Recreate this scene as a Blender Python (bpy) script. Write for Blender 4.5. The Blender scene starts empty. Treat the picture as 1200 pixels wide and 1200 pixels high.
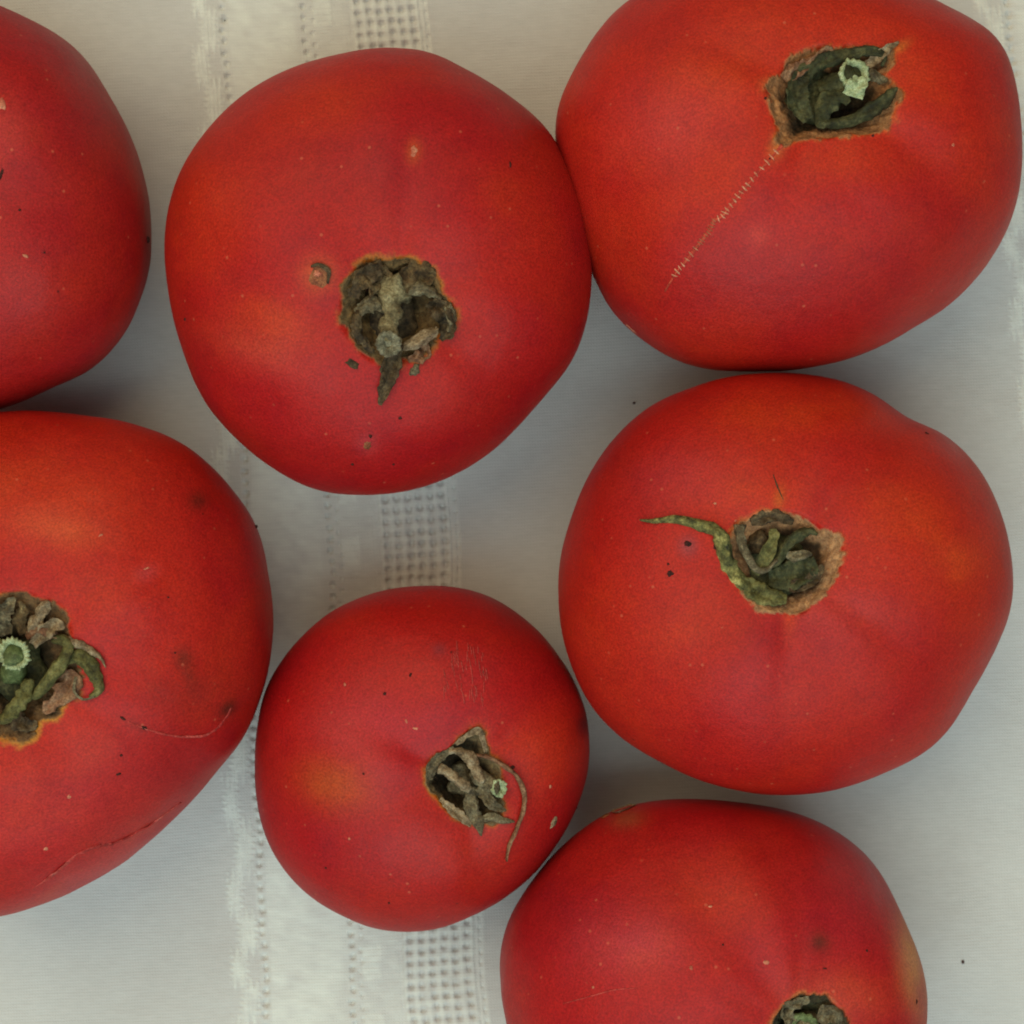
import bpy, math, random
import numpy as np
from mathutils import Vector, noise
from mathutils.bvhtree import BVHTree

random.seed(7)
RNG = np.random.RandomState(11)
S = bpy.context.scene
COL = S.collection

# ------------------------------------------------------------------ camera, light, exposure
H = 0.45                                   # lens height above the cloth (m)
F = 2813.0                                 # focal length in units of the 1200-unit frame
cam_d = bpy.data.cameras.new('camera')
cam_d.sensor_width = 36.0
cam_d.lens = 36.0 * F / 1200.0
cam_d.clip_start = 0.01
cam_d.clip_end = 20
cam = bpy.data.objects.new('camera', cam_d)
cam.location = (0, 0, H)
COL.objects.link(cam)
S.camera = cam
cam_d.dof.use_dof = True
cam_d.dof.focus_distance = H - 0.047
cam_d.dof.aperture_fstop = 30

W = bpy.data.worlds.new('World')
S.world = W
W.use_nodes = True
bgn = W.node_tree.nodes['Background']
bgn.inputs[0].default_value = (1.0, 0.98, 0.86, 1)
bgn.inputs[1].default_value = 0.08

def area(name, loc, target, size, power, color):
    l = bpy.data.lights.new(name, 'AREA')
    l.shape = 'RECTANGLE'
    l.size, l.size_y = size
    l.energy = power
    l.color = color
    o = bpy.data.objects.new(name, l)
    o.location = loc
    d = Vector(target) - Vector(loc)
    o.rotation_euler = d.to_track_quat('-Z', 'Y').to_euler()
    COL.objects.link(o)
    return o

area('window_light', (-0.42, 0.55, 1.05), (-0.02, 0.02, 0), (1.3, 1.1), 11.0, (1.0, 0.86, 0.56))
area('cool_window_light', (0.05, -0.62, 1.05), (-0.02, -0.03, 0), (1.4, 1.1), 13.8, (0.79, 0.99, 0.99))

S.cycles.filter_width = 1.9
S.view_settings.view_transform = 'Standard'
S.view_settings.look = 'None'
S.view_settings.exposure = 0.0
S.view_settings.gamma = 1.0

# ------------------------------------------------------------------ helpers
CAMP = Vector((0, 0, H))
def ray(px, py):
    return Vector(((px - 600) / F, (600 - py) / F, -1.0)).normalized()
def at(px, py, z=0.0):
    k = (H - z) / F
    return Vector(((px - 600) * k, (600 - py) * k, z))
def proj(P):
    k = F / (H - P[..., 2])
    return 600 + P[..., 0] * k, 600 - P[..., 1] * k
def sstep(a, b, x):
    t = np.clip((x - a) / (b - a), 0, 1)
    return t * t * (3 - 2 * t)

class SinNoise:
    """smooth pseudo noise from random plane waves, octaves"""
    def __init__(self, scale, n=14, seed=0, octaves=1):
        r = np.random.RandomState(seed)
        k = []; a = []
        for o in range(octaves):
            v = r.normal(size=(n, 3)); v /= np.linalg.norm(v, axis=1)[:, None]
            v *= (2 * np.pi / scale) * (2.1 ** o) * r.uniform(0.6, 1.5, size=(n, 1))
            k.append(v); a.append(np.full(n, 0.55 ** o))
        self.k = np.concatenate(k); self.a = np.concatenate(a)
        self.p = r.uniform(0, 6.28, len(self.a))
        self.a = self.a / math.sqrt((self.a ** 2).sum() / 2)
    def __call__(self, P):
        out = np.zeros(P.shape[:-1])
        for k, a, p in zip(self.k, self.a, self.p):
            out += a * np.sin(P @ k + p)
        return out

def link(o, parent=None):
    COL.objects.link(o)
    if parent is not None:
        o.parent = parent
        bpy.context.view_layer.update()
    return o

def mesh_obj(name, verts, faces, mat, parent=None, origin=(0, 0, 0), smooth=True, colors=None, rough=None):
    """verts are world positions; origin is the world position of the parent"""
    me = bpy.data.meshes.new(name)
    V = np.asarray(verts, dtype=np.float64) - np.asarray(origin, dtype=np.float64)
    if isinstance(faces, np.ndarray):
        n = len(faces); k = faces.shape[1]
        me.vertices.add(len(V)); me.vertices.foreach_set('co', V.astype(np.float32).ravel())
        me.loops.add(n * k); me.loops.foreach_set('vertex_index', faces.astype(np.int32).ravel())
        me.polygons.add(n)
        me.polygons.foreach_set('loop_start', np.arange(0, n * k, k, dtype=np.int32))
        me.polygons.foreach_set('loop_total', np.full(n, k, dtype=np.int32))
        me.update(calc_edges=True); me.validate()
    else:
        me.from_pydata([tuple(v) for v in V], [], faces)
    if smooth:
        me.polygons.foreach_set('use_smooth', np.ones(len(me.polygons), dtype=bool))
    if colors is not None:
        c = np.ones((len(V), 4), dtype=np.float32); c[:, :3] = colors
        a = me.attributes.new('paint', 'FLOAT_COLOR', 'POINT')
        a.data.foreach_set('color', c.ravel())
    if rough is not None:
        a = me.attributes.new('dry', 'FLOAT', 'POINT')
        a.data.foreach_set('value', np.asarray(rough, dtype=np.float32))
    me.materials.append(mat)
    o = bpy.data.objects.new(name, me)
    return link(o, parent)

def lin(r, g, b):
    f = lambda c: (c / 255 / 12.92) if c / 255 < 0.04045 else ((c / 255 + 0.055) / 1.055) ** 2.4
    return (f(r), f(g), f(b))

# ------------------------------------------------------------------ materials
class NT:
    def __init__(self, name):
        self.m = bpy.data.materials.new(name); self.m.use_nodes = True
        self.t = self.m.node_tree
        self.b = self.t.nodes['Principled BSDF']
        self.out = self.t.nodes['Material Output']
    def n(self, typ, **kw):
        nd = self.t.nodes.new(typ)
        for k, v in kw.items():
            if k.startswith('_'):
                nd.inputs[k[1:]].default_value = v
            else:
                setattr(nd, k, v)
        return nd
    def l(self, a, b): self.t.links.new(a, b)
    def noise(self, scale, detail=3, rough=0.55, co=None):
        nd = self.n('ShaderNodeTexNoise'); nd.inputs['Scale'].default_value = scale
        nd.inputs['Detail'].default_value = detail; nd.inputs['Roughness'].default_value = rough
        if co is not None: self.l(co, nd.inputs['Vector'])
        return nd.outputs['Fac']
    def math(self, op, a, b=None, clamp=False):
        nd = self.n('ShaderNodeMath', operation=op); nd.use_clamp = clamp
        for i, v in enumerate((a, b)):
            if v is None: continue
            if isinstance(v, (int, float)): nd.inputs[i].default_value = v
            else: self.l(v, nd.inputs[i])
        return nd.outputs[0]
    def ramp(self, fac, stops):
        nd = self.n('ShaderNodeValToRGB'); e = nd.color_ramp.elements
        while len(e) < len(stops): e.new(0.5)
        for i, (p, c) in enumerate(stops):
            e[i].position = p; e[i].color = (*c, 1) if len(c) == 3 else c
        self.l(fac, nd.inputs[0]); return nd.outputs[0]
    def mix(self, fac, a, b, blend='MIX'):
        nd = self.n('ShaderNodeMix', data_type='RGBA', blend_type=blend)
        for s, v in ((0, fac), (6, a), (7, b)):
            if isinstance(v, (int, float)): nd.inputs[s].default_value = v
            elif isinstance(v, tuple): nd.inputs[s].default_value = (*v, 1)
            else: self.l(v, nd.inputs[s])
        return nd.outputs[2]
    def mapr(self, v, a, b, c, d):
        nd = self.n('ShaderNodeMapRange'); self.l(v, nd.inputs[0])
        for i, x in enumerate((a, b, c, d)): nd.inputs[i + 1].default_value = x
        return nd.outputs[0]
    def bump(self, h, dist, strength=1.0, prev=None):
        nd = self.n('ShaderNodeBump'); nd.inputs['Strength'].default_value = strength
        nd.inputs['Distance'].default_value = dist; self.l(h, nd.inputs['Height'])
        if prev is not None: self.l(prev, nd.inputs['Normal'])
        return nd.outputs[0]

def skin_material():
    k = NT('tomato_skin'); b = k.b
    geo = k.n('ShaderNodeTexCoord').outputs['Object']
    att = k.n('ShaderNodeAttribute', attribute_name='paint').outputs['Color']
    dry = k.n('ShaderNodeAttribute', attribute_name='dry').outputs['Fac']
    wet = k.math('SUBTRACT', 1.0, dry, clamp=True)
    # mottled flesh tone: soft orange and crimson clouds
    n1 = k.noise(55, 4, 0.6, geo)
    c = k.mix(k.math('MULTIPLY', k.mapr(n1, 0.48, 0.75, 0, 0.6), wet), att, k.mix(1.0, att, (1.10, 1.9, 0.7), 'MULTIPLY'))
    n2 = k.noise(90, 5, 0.65, geo)
    c = k.mix(k.math('MULTIPLY', k.mapr(n2, 0.5, 0.8, 0, 0.6), wet), c, k.mix(1.0, c, (0.80, 0.75, 1.35), 'MULTIPLY'))
    n6 = k.noise(420, 4, 0.7, geo)
    c = k.mix(k.math('MULTIPLY', k.mapr(n6, 0.42, 0.7, 0, 0.5), wet), c, k.mix(1.0, c, (1.12, 1.35, 1.1), 'MULTIPLY'))
    n7 = k.noise(170, 5, 0.7, geo)
    c = k.mix(k.math('MULTIPLY', k.mapr(n7, 0.5, 0.75, 0, 0.7), wet), c, k.mix(1.0, c, (0.84, 0.66, 0.9), 'MULTIPLY'))
    # fine skin grain
    n3 = k.noise(2600, 2, 0.6, geo)
    g = k.mapr(n3, 0.3, 0.7, 0.74, 1.26)
    gc = k.n('ShaderNodeCombineColor'); [k.l(g, gc.inputs[i]) for i in range(3)]
    c = k.mix(1.0, c, gc.outputs[0], 'MULTIPLY')
    # tiny pale lenticels and brown dots
    v = k.n('ShaderNodeTexVoronoi'); v.inputs['Scale'].default_value = 620; k.l(geo, v.inputs['Vector'])
    sel = k.mapr(v.outputs['Color'], 0.80, 0.86, 0, 1)
    dot = k.math('MULTIPLY', k.mapr(v.outputs['Distance'], 0.10, 0.22, 0.42, 0), sel)
    c = k.mix(k.math('MULTIPLY', dot, wet), c, lin(205, 105, 75))
    v2 = k.n('ShaderNodeTexVoronoi'); v2.inputs['Scale'].default_value = 300; k.l(geo, v2.inputs['Vector'])
    sel2 = k.mapr(v2.outputs['Color'], 0.86, 0.90, 0, 1)
    dot2 = k.math('MULTIPLY', k.mapr(v2.outputs['Distance'], 0.05, 0.11, 0.8, 0), sel2)
    c = k.mix(k.math('MULTIPLY', dot2, wet), c, lin(70, 18, 14))
    # dry cork: rough brown fibres
    n4 = k.noise(900, 5, 0.7, geo)
    cork = k.mix(1.0, att, k.ramp(n4, [(0.25, (0.30, 0.24, 0.20)), (0.5, (0.85, 0.8, 0.75)), (0.72, (1.6, 1.5, 1.3))]), 'MULTIPLY')
    c = k.mix(dry, c, cork)
    k.l(c, b.inputs['Base Color'])
    n5 = k.noise(60, 3, 0.6, geo)
    r = k.mapr(n5, 0.3, 0.7, 0.46, 0.62)
    rr = k.n('ShaderNodeMix', data_type='FLOAT'); k.l(dry, rr.inputs[0]); k.l(r, rr.inputs[2]); rr.inputs[3].default_value = 0.9
    k.l(rr.outputs[0], b.inputs['Roughness'])
    b.inputs['Specular IOR Level'].default_value = 0.24
    b.inputs['Subsurface Weight'].default_value = 0.12
    b.inputs['Subsurface Radius'].default_value = (1.0, 0.25, 0.12)
    b.inputs['Subsurface Scale'].default_value = 0.0025
    b.inputs['Sheen Weight'].default_value = 0.0
    b.inputs['Sheen Roughness'].default_value = 0.5
    b.inputs['Sheen Tint'].default_value = (1.0, 0.8, 0.85, 1)
    h1 = k.bump(n3, 0.00004, 0.9)
    h2 = k.bump(k.noise(260, 3, 0.5, geo), 0.00035, 0.5, h1)
    h3 = k.bump(k.math('MULTIPLY', n4, dry), 0.0008, 0.9, h2)
    k.l(h3, b.inputs['Normal'])
    return k.m

def leaf_material(name, stops, scale=420, rough=0.75, bump=0.0005):
    k = NT(name)
    co = k.n('ShaderNodeTexCoord').outputs['Object']
    n1 = k.noise(scale, 6, 0.68, co)
    c = k.ramp(n1, stops)
    n2 = k.noise(scale * 5, 3, 0.7, co)
    g = k.mapr(n2, 0.3, 0.7, 0.42, 1.18)
    n3 = k.noise(scale * 0.55, 3, 0.6, co)
    c = k.mix(k.mapr(n3, 0.5, 0.66, 0, 0.55), c, k.mix(1.0, c, (0.42, 0.36, 0.30), 'MULTIPLY'))
    gc = k.n('ShaderNodeCombineColor'); [k.l(g, gc.inputs[i]) for i in range(3)]
    c = k.mix(1.0, c, gc.outputs[0], 'MULTIPLY')
    k.l(c, k.b.inputs['Base Color'])
    k.b.inputs['Roughness'].default_value = rough
    k.b.inputs['Specular IOR Level'].default_value = 0.3
    k.b.inputs['Subsurface Weight'].default_value = 0.05
    k.b.inputs['Subsurface Scale'].default_value = 0.001
    h = k.bump(n2, bump * 0.5, 0.8); h = k.bump(n1, bump, 0.8, h)
    k.l(h, k.b.inputs['Normal'])
    return k.m

SKIN = skin_material()
GREEN = leaf_material('green_sepal', [(0.28, lin(44, 40, 20)), (0.42, lin(88, 84, 44)), (0.58, lin(118, 112, 64)), (0.75, lin(156, 142, 92))])
DARKGREEN = leaf_material('dark_green_sepal', [(0.28, lin(28, 28, 14)), (0.48, lin(64, 64, 36)), (0.72, lin(112, 106, 68))])
SPECK_GREEN = leaf_material('speckled_sepal', [(0.34, lin(34, 32, 20)), (0.43, lin(92, 90, 50)), (0.55, lin(132, 126, 72)), (0.66, lin(190, 178, 110))], 480)
DRIED = leaf_material('dried_sepal', [(0.28, lin(60, 46, 32)), (0.42, lin(132, 108, 80)), (0.58, lin(172, 148, 116)), (0.78, lin(206, 190, 160))], 600)
GREYBROWN = leaf_material('grey_brown_sepal', [(0.28, lin(44, 36, 26)), (0.46, lin(104, 90, 66)), (0.62, lin(146, 132, 102)), (0.8, lin(182, 172, 142))], 620)
DARKBROWN = leaf_material('dark_brown_sepal', [(0.3, lin(32, 24, 16)), (0.5, lin(82, 64, 42)), (0.72, lin(132, 110, 78))], 520)
GREYTAN = leaf_material('grey_tan_stalk', [(0.28, lin(72, 60, 40)), (0.45, lin(134, 118, 84)), (0.62, lin(168, 154, 116)), (0.8, lin(196, 186, 150))], 480, 0.85, 0.0009)
BROWN = leaf_material('crusty_brown_sepal', [(0.3, lin(44, 32, 20)), (0.48, lin(98, 74, 46)), (0.6, lin(124, 100, 66)), (0.78, lin(160, 140, 100))], 520, 0.85, 0.0008)
PINKBROWN = leaf_material('pink_brown_sepal', [(0.3, lin(70, 40, 28)), (0.5, lin(140, 96, 68)), (0.72, lin(176, 140, 108))], 520)
PALEGREEN = leaf_material('cut_stem_rim', [(0.3, lin(120, 128, 86)), (0.5, lin(176, 186, 140)), (0.7, lin(208, 214, 172))], 900, 0.7, 0.0003)
PITH = leaf_material('stem_pith', [(0.3, lin(70, 82, 44)), (0.55, lin(112, 124, 76)), (0.75, lin(152, 160, 110))], 900, 0.6, 0.0003)
GREYCUT = leaf_material('dry_cut_stem_rim', [(0.3, lin(74, 66, 50)), (0.5, lin(126, 118, 94)), (0.7, lin(176, 168, 140))], 900, 0.8, 0.0004)
BLACKSPECK = leaf_material('dark_speck', [(0.3, lin(44, 18, 14)), (0.7, lin(92, 40, 30))], 900)
PALESCAR = leaf_material('pale_scar', [(0.3, lin(186, 80, 62)), (0.5, lin(204, 116, 88)), (0.72, lin(220, 152, 118))], 700, 0.7, 0.0002)
SCARTAN = leaf_material('tan_scar', [(0.3, lin(110, 46, 28)), (0.5, lin(150, 86, 52)), (0.72, lin(176, 118, 76))], 700, 0.7, 0.0002)

# ------------------------------------------------------------------ tomatoes
NTH = 180
def polar(pts, c):
    """closed outline -> radius as a function of angle (world sense: counter clockwise, y up)"""
    a = np.array([math.atan2(-(y - c[1]), x - c[0]) for x, y in pts]) % (2 * math.pi)
    r = np.array([math.hypot(x - c[0], y - c[1]) for x, y in pts])
    i = np.argsort(a); a = a[i]; r = r[i]
    th = np.arange(NTH) * 2 * math.pi / NTH
    R = np.interp(th, np.concatenate((a - 2 * math.pi, a, a + 2 * math.pi)), np.concatenate((r, r, r)))
    kern = np.exp(-0.5 * (np.arange(-6, 7) / 2.2) ** 2); kern /= kern.sum()
    return np.convolve(np.concatenate((R[-6:], R, R[:6])), kern, 'valid')
def rad(R, th):
    x = (th % (2 * np.pi)) / (2 * np.pi) * NTH
    i = np.floor(x).astype(int) % NTH; f = x - np.floor(x)
    return R[i] * (1 - f) + R[(i + 1) % NTH] * f

class Tomato:
    def __init__(self, outline, centre, hz, stem, cavity, p=2.25, lobes=5, lobe_amp=0.016, seed=1, dimple=0.0035,
                 cav_depth=0.004, base=(170, 34, 24), grooves=()):
        self.c = centre; self.hz = hz; self.p = p; self.seed = seed
        self.target = polar(outline, centre)
        self.C = at(centre[0], centre[1], hz)
        self.R = self.target * (H - hz) / F
        self.stem = stem; self.dimple = dimple; self.cav_depth = cav_depth
        self.lobes = lobes; self.lobe_amp = lobe_amp; self.base = base
        self.cav = polar([(stem[0] + x, stem[1] + y) for x, y in cavity], stem) if cavity else None
        r = np.random.RandomState(seed)
        self.lph = r.uniform(0, 6.28, 4)
        self.grooves = [(np.array((at(gx, gy, hz * 1.3) - self.C).normalized()), gd, gw) for gx, gy, gd, gw in grooves]
        self.wob = SinNoise(0.045, 10, seed + 50); self.wob2 = SinNoise(0.016, 12, seed + 60)
        # stem axis
        z = hz * 1.9
        for _ in range(12):
            Q = at(stem[0], stem[1], z) - self.C
            d = np.array(Q.normalized())
            s = self.super(d[None])[0]
            z = self.C.z + s * d[2] * 0.5 + (z - self.C.z) * 0.5
        self.axis = Vector(d)
        for _ in range(3):
            P, _a = self.surface(96, 64, cavity=False)
            px, py = proj(P.reshape(-1, 3))
            th = np.arctan2(-(py - centre[1]), px - centre[0]) % (2 * np.pi)
            rr = np.hypot(px - centre[0], py - centre[1])
            nb = 60; b = (th / (2 * np.pi) * nb).astype(int) % nb
            m = np.zeros(nb); np.maximum.at(m, b, rr)
            tb = np.array([self.target[int((i + 0.5) * NTH / nb)] for i in range(nb)])
            ratio = tb / m
            ratio = (np.roll(ratio, 1) + 2 * ratio + np.roll(ratio, -1)) / 4
            self.R = self.R * np.interp(np.arange(NTH), (np.arange(-1, nb + 1) + 0.5) * NTH / nb,
                                        np.concatenate((ratio[-1:], ratio, ratio[:1])))
    def super(self, d):
        dh = np.hypot(d[..., 0], d[..., 1]); th = np.arctan2(d[..., 1], d[..., 0])
        R = rad(self.R, th); p = self.p
        return ((dh / R) ** p + (np.abs(d[..., 2]) / self.hz) ** p) ** (-1 / p)
    def surface(self, ns, nr, cavity=True, power=1.6):
        al = np.pi * (np.arange(nr + 1) / nr) ** power
        al[0] = 0.002; al[-1] = np.pi - 0.002
        ps = np.arange(ns) * 2 * np.pi / ns
        ax = np.array(self.axis)
        e1 = np.cross(ax, [0, 1, 0.1]); e1 /= np.linalg.norm(e1); e2 = np.cross(ax, e1)
        A, B = np.meshgrid(al, ps, indexing='ij')
        d = np.cos(A)[..., None] * ax + np.sin(A)[..., None] * (np.cos(B)[..., None] * e1 + np.sin(B)[..., None] * e2)
        rho = self.super(d)
        env = sstep(0.05, 0.6, A) * (1 - sstep(1.1, 2.0, A))
        lob = np.cos(self.lobes * B + self.lph[0]) + 0.6 * np.cos((self.lobes - 2) * B + self.lph[1]) + 0.4 * np.cos((self.lobes + 2) * B + self.lph[2])
        lob = -np.abs(np.sin(0.5 * self.lobes * B + self.lph[0])) ** 0.5 * 0 + lob
        rho = rho * (1 + self.lobe_amp * lob * env)
        for gv, gd, gw in self.grooves:
            b0 = math.atan2(float(gv @ e2), float(gv @ e1))
            db = (B - b0 + np.pi) % (2 * np.pi) - np.pi
            genv = sstep(0.10, 0.45, A) * (1 - sstep(1.3, 2.2, A))
            rho = rho * (1 - gd * np.exp(-(db / gw) ** 2) * genv)
        P0 = d * rho[..., None]
        rho = rho * (1 + 0.006 * self.wob(P0) + 0.0022 * self.wob2(P0))
        P = np.array(self.C) + d * rho[..., None]
        # shoulder dimple
        R0 = self.R.mean()
        w = 0.42
        P = P - ax * (self.dimple * np.exp(-(A / w) ** 2))[..., None]
        # keep the underside on the cloth
        P[..., 2] = np.where(P[..., 2] < 0.0006, 0.0006, P[..., 2])
        if not cavity or self.cav is None:
            return P, (A, B)
        px, py = proj(P)
        du = px - self.stem[0]; dv = -(py - self.stem[1])
        c = np.hypot(du, dv) / rad(self.cav, np.arctan2(dv, du))
        c = np.where(A > 1.0, 9.0, c)
        self.cc = c
        n1 = SinNoise(0.0045, 12, self.seed + 3, 2)(P); n2 = SinNoise(0.0014, 14, self.seed + 4, 2)(P)
        dep = self.cav_depth * (1 - sstep(0.25, 0.97, c + 0.05 * n1)) + 0.0009 * (1 - sstep(0.9, 1.04, c))
        lip = 0.0004 * np.exp(-((c - 1.10) / 0.08) ** 2)
        ins = 1 - sstep(0.93, 1.02, c)
        P = P - ax * (dep + ins * (0.00022 * n1 + 0.00012 * n2))[..., None]
        return P, (A, B)

def build_body(T, root, marks, halo=(0.16, (200, 110, 35)), cork_cols=((150, 112, 74), (62, 44, 28)), cork_w=0.28,
               rim_amp=1.0):
    ns, nr = 330, 210
    P, (A, B) = T.surface(ns, nr)
    V = P.reshape(-1, 3)
    px, py = proj(V)
    up = (A.reshape(-1) < 1.9) | (V[:, 2] > T.hz)
    col = np.tile(np.array(lin(*T.base)), (len(V), 1)) * np.array([0.83, 0.72, 0.70])
    dry = np.zeros(len(V))
    big = SinNoise(0.03, 10, T.seed + 20, 2)(V)
    f = np.clip(0.5 + 0.35 * big, 0, 1)[:, None]
    col = col * (1 - f) + col * np.array([0.93, 0.62, 1.15]) * f
    def blend(m, c):
        nonlocal col
        m = np.clip(m, 0, 1)[:, None]
        col = col * (1 - m) + np.array(lin(*c)) * m
    for mk in marks:
        x, y, rx, ry, ang, c, s = mk[:7]
        ca, sa = math.cos(math.radians(ang)), math.sin(math.radians(ang))
        u = ((px - x) * ca + (py - y) * sa) / rx; v = (-(px - x) * sa + (py - y) * ca) / ry
        m = np.exp(-(u * u + v * v) * 1.2) * up * s
        blend(m, c)
    if T.cav is not None:
        c = T.cc.reshape(-1)
        n = SinNoise(0.004, 12, T.seed + 30, 3)(V)
        cn = c + 0.04 * n
        wide, hc = halo
        blend((1 - sstep(0.9, 1.0 + wide * 5, cn)) ** 2.6 * 0.5, (170, 54, 22))
        blend((1 - sstep(0.96, 1.0 + wide * 1.2, cn + 0.03 * big)) * 0.75, hc)
        edge = 1 - sstep(0.98, 1.03, cn)
        blend(edge, cork_cols[0])
        blend(edge * (1 - sstep(1.0 - cork_w - 0.08, 1.0 - cork_w + 0.10, cn)), cork_cols[1])
        blend(edge * (1 - sstep(0.2, 0.6, cn)) * 0.6, (36, 28, 18))
        dry = edge
    idx = np.arange((nr + 1) * ns).reshape(nr + 1, ns)
    a = idx[:-1]; b = np.roll(idx, -1, axis=1)[:-1]; c_ = np.roll(idx, -1, axis=1)[1:]; d = idx[1:]
    faces = np.stack((a, d, c_, b), -1).reshape(-1, 4)
    o = mesh_obj('skin', V, faces, SKIN, root, root.location, True, col, dry)
    me = o.data
    # smooth undimpled surface used to lay the sepals and the specks on
    Pb, _ = T.surface(120, 90, cavity=False)
    idb = np.arange(91 * 120).reshape(91, 120)
    fb = np.stack((idb[:-1], idb[1:], np.roll(idb, -1, 1)[1:], np.roll(idb, -1, 1)[:-1]), -1).reshape(-1, 4)
    T.bvh = BVHTree.FromPolygons([Vector(v) for v in Pb.reshape(-1, 3)], [tuple(int(q) for q in t) for t in fb])
    T.bvh2 = BVHTree.FromPolygons([Vector(v) for v in V], [tuple(int(q) for q in t) for t in faces[: ns * 120]])
    T.root = root
    return o

def lay(T, px, py, off=0.0, real=False):
    """point above the tomato under picture position, raised off metres along the surface normal"""
    d = ray(px, py)
    hit, nrm, _, _ = (T.bvh2 if real else T.bvh).ray_cast(CAMP, d)
    if hit is None:
        hit, nrm, _, _ = T.bvh.find_nearest(at(px, py, T.hz))
    if nrm.z < 0: nrm = -nrm
    return hit + nrm * off, nrm

def catmull(pts, n):
    P = [np.array(p, float) for p in pts]
    P = [2 * P[0] - P[1]] + P + [2 * P[-1] - P[-2]]
    out = []
    m = len(P) - 3
    for i in range(n + 1):
        t = i / n * m; k = min(int(t), m - 1); f = t - k
        a, b, c, d = P[k:k + 4]
        out.append(0.5 * ((2 * b) + (-a + c) * f + (2 * a - 5 * b + 4 * c - d) * f * f + (-a + 3 * b - 3 * c + d) * f ** 3))
    return out

def sepal(T, parent, path, mat, curl=0.5, thick=0.00022, crumple=0.25, label=None, name='sepal', n=30, across=13, seed=None, real=False, rag=0.45):
    """path: (px, py, height mm, width px[, twist deg]) -> thin curled leaf solid"""
    seed = random.randint(0, 9999) if seed is None else seed
    pts = [p if len(p) == 5 else (*p, 0) for p in path]
    sm = catmull(pts, n)
    C = []; N = []
    for s in sm:
        q, nr = lay(T, s[0], s[1], 0, real); q = q + nr * s[2] * 0.001
        C.append(q); N.append(nr)
    nz = SinNoise(0.0035, 10, seed, 3); nz2 = SinNoise(0.0016, 10, seed + 1, 2)
    top = []; bot = []; fph = (seed * 1.7) % 6.28
    for i in range(n + 1):
        tg = (C[min(i + 1, n)] - C[max(i - 1, 0)]).normalized()
        side = tg.cross(N[i]).normalized()
        a = math.radians(sm[i][4]); nn = side.cross(tg).normalized()
        side, nn = side * math.cos(a) + nn * math.sin(a), nn * math.cos(a) - side * math.sin(a)
        w = max(sm[i][3], 0.6) * (H - 0.05) / F * 0.5 * (1 + rag * (0.16 * float(nz(np.array(C[i]) + 0.03)) + 0.07 * float(nz2(np.array(C[i]) + 0.07))))
        for j in range(across):
            u = -1 + 2 * j / (across - 1)
            ang = u * curl * 1.6
            if abs(curl) > 0.02:
                x = math.sin(ang) / (curl * 1.6); y = (1 - math.cos(ang)) / (curl * 1.6)
            else: x, y = u, 0
            p = C[i] + side * (x * w) + nn * (y * w)
            e = 1 - abs(u)
            vein = 0.12 * w * math.exp(-(u / 0.18) ** 2)
            pa = np.array(p)
            dz = crumple * w * (0.6 * float(nz(pa)) + 0.2 * float(nz2(pa))) - vein + crumple * w * 0.32 * math.sin(u * 4.6 + fph + 0.9 * math.sin(i * 0.31 + fph))
            th = thick * (0.35 + 0.65 * math.sqrt(max(e, 0)))
            dx = crumple * 0.25 * w * float(nz2(pa + 0.01)) * abs(u)
            top.append(p + nn * (dz + th) + side * dx); bot.append(p + nn * (dz - th) + side * dx)
    M = (n + 1) * across
    fc = []
    for i in range(n):
        for j in range(across - 1):
            a = i * across + j; b = a + 1; c = b + across; d = a + across
            fc.append((a, d, c, b)); fc.append((M + a, M + b, M + c, M + d))
        a = i * across; fc.append((a, M + a, M + a + across, a + across))
        a = i * across + across - 1; fc.append((a, a + across, M + a + across, M + a))
    for j in range(across - 1):
        fc.append((j, j + 1, M + j + 1, M + j))
        a = n * across + j; fc.append((a, M + a, M + a + 1, a + 1))
    V = np.array([tuple(v) for v in top + bot])
    o = mesh_obj(name, V, fc, mat, parent, T.root.location)
    if label: o['label'] = label
    return o

def rod(T, parent, path, mat, name='stem', label=None, ns=16, n=14, rough=0.10, seed=3):
    """round stalk: path (px, py, height mm, radius px)"""
    sm = catmull(path, n)
    C = []; R = []
    for s in sm:
        q, nr = lay(T, s[0], s[1]); C.append(q + nr * s[2] * 0.001); R.append(s[3] * (H - 0.05) / F)
    nz = SinNoise(0.003, 10, seed, 3)
    V = []; fc = []
    ref = Vector((0.3, 1, 0.2))
    for i in range(n + 1):
        tg = (C[min(i + 1, n)] - C[max(i - 1, 0)]).normalized()
        s1 = tg.cross(ref).normalized(); s2 = tg.cross(s1)
        for j in range(ns):
            a = 2 * math.pi * j / ns
            d = s1 * math.cos(a) + s2 * math.sin(a)
            p = C[i] + d * R[i]
            V.append(p + d * (R[i] * rough * float(nz(np.array(p))) + 0.06 * R[i] * math.cos(5 * a)))
    for i in range(n):
        for j in range(ns):
            a = i * ns + j; b = i * ns + (j + 1) % ns
            fc.append((a, b, b + ns, a + ns))
    fc.append(tuple(range(ns))[::-1]); fc.append(tuple(n * ns + j for j in range(ns)))
    o = mesh_obj(name, np.array([tuple(v) for v in V]), fc, mat, parent, T.root.location)
    if label: o['label'] = label
    return o, C[-1], (C[-1] - C[-2]).normalized()

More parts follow.
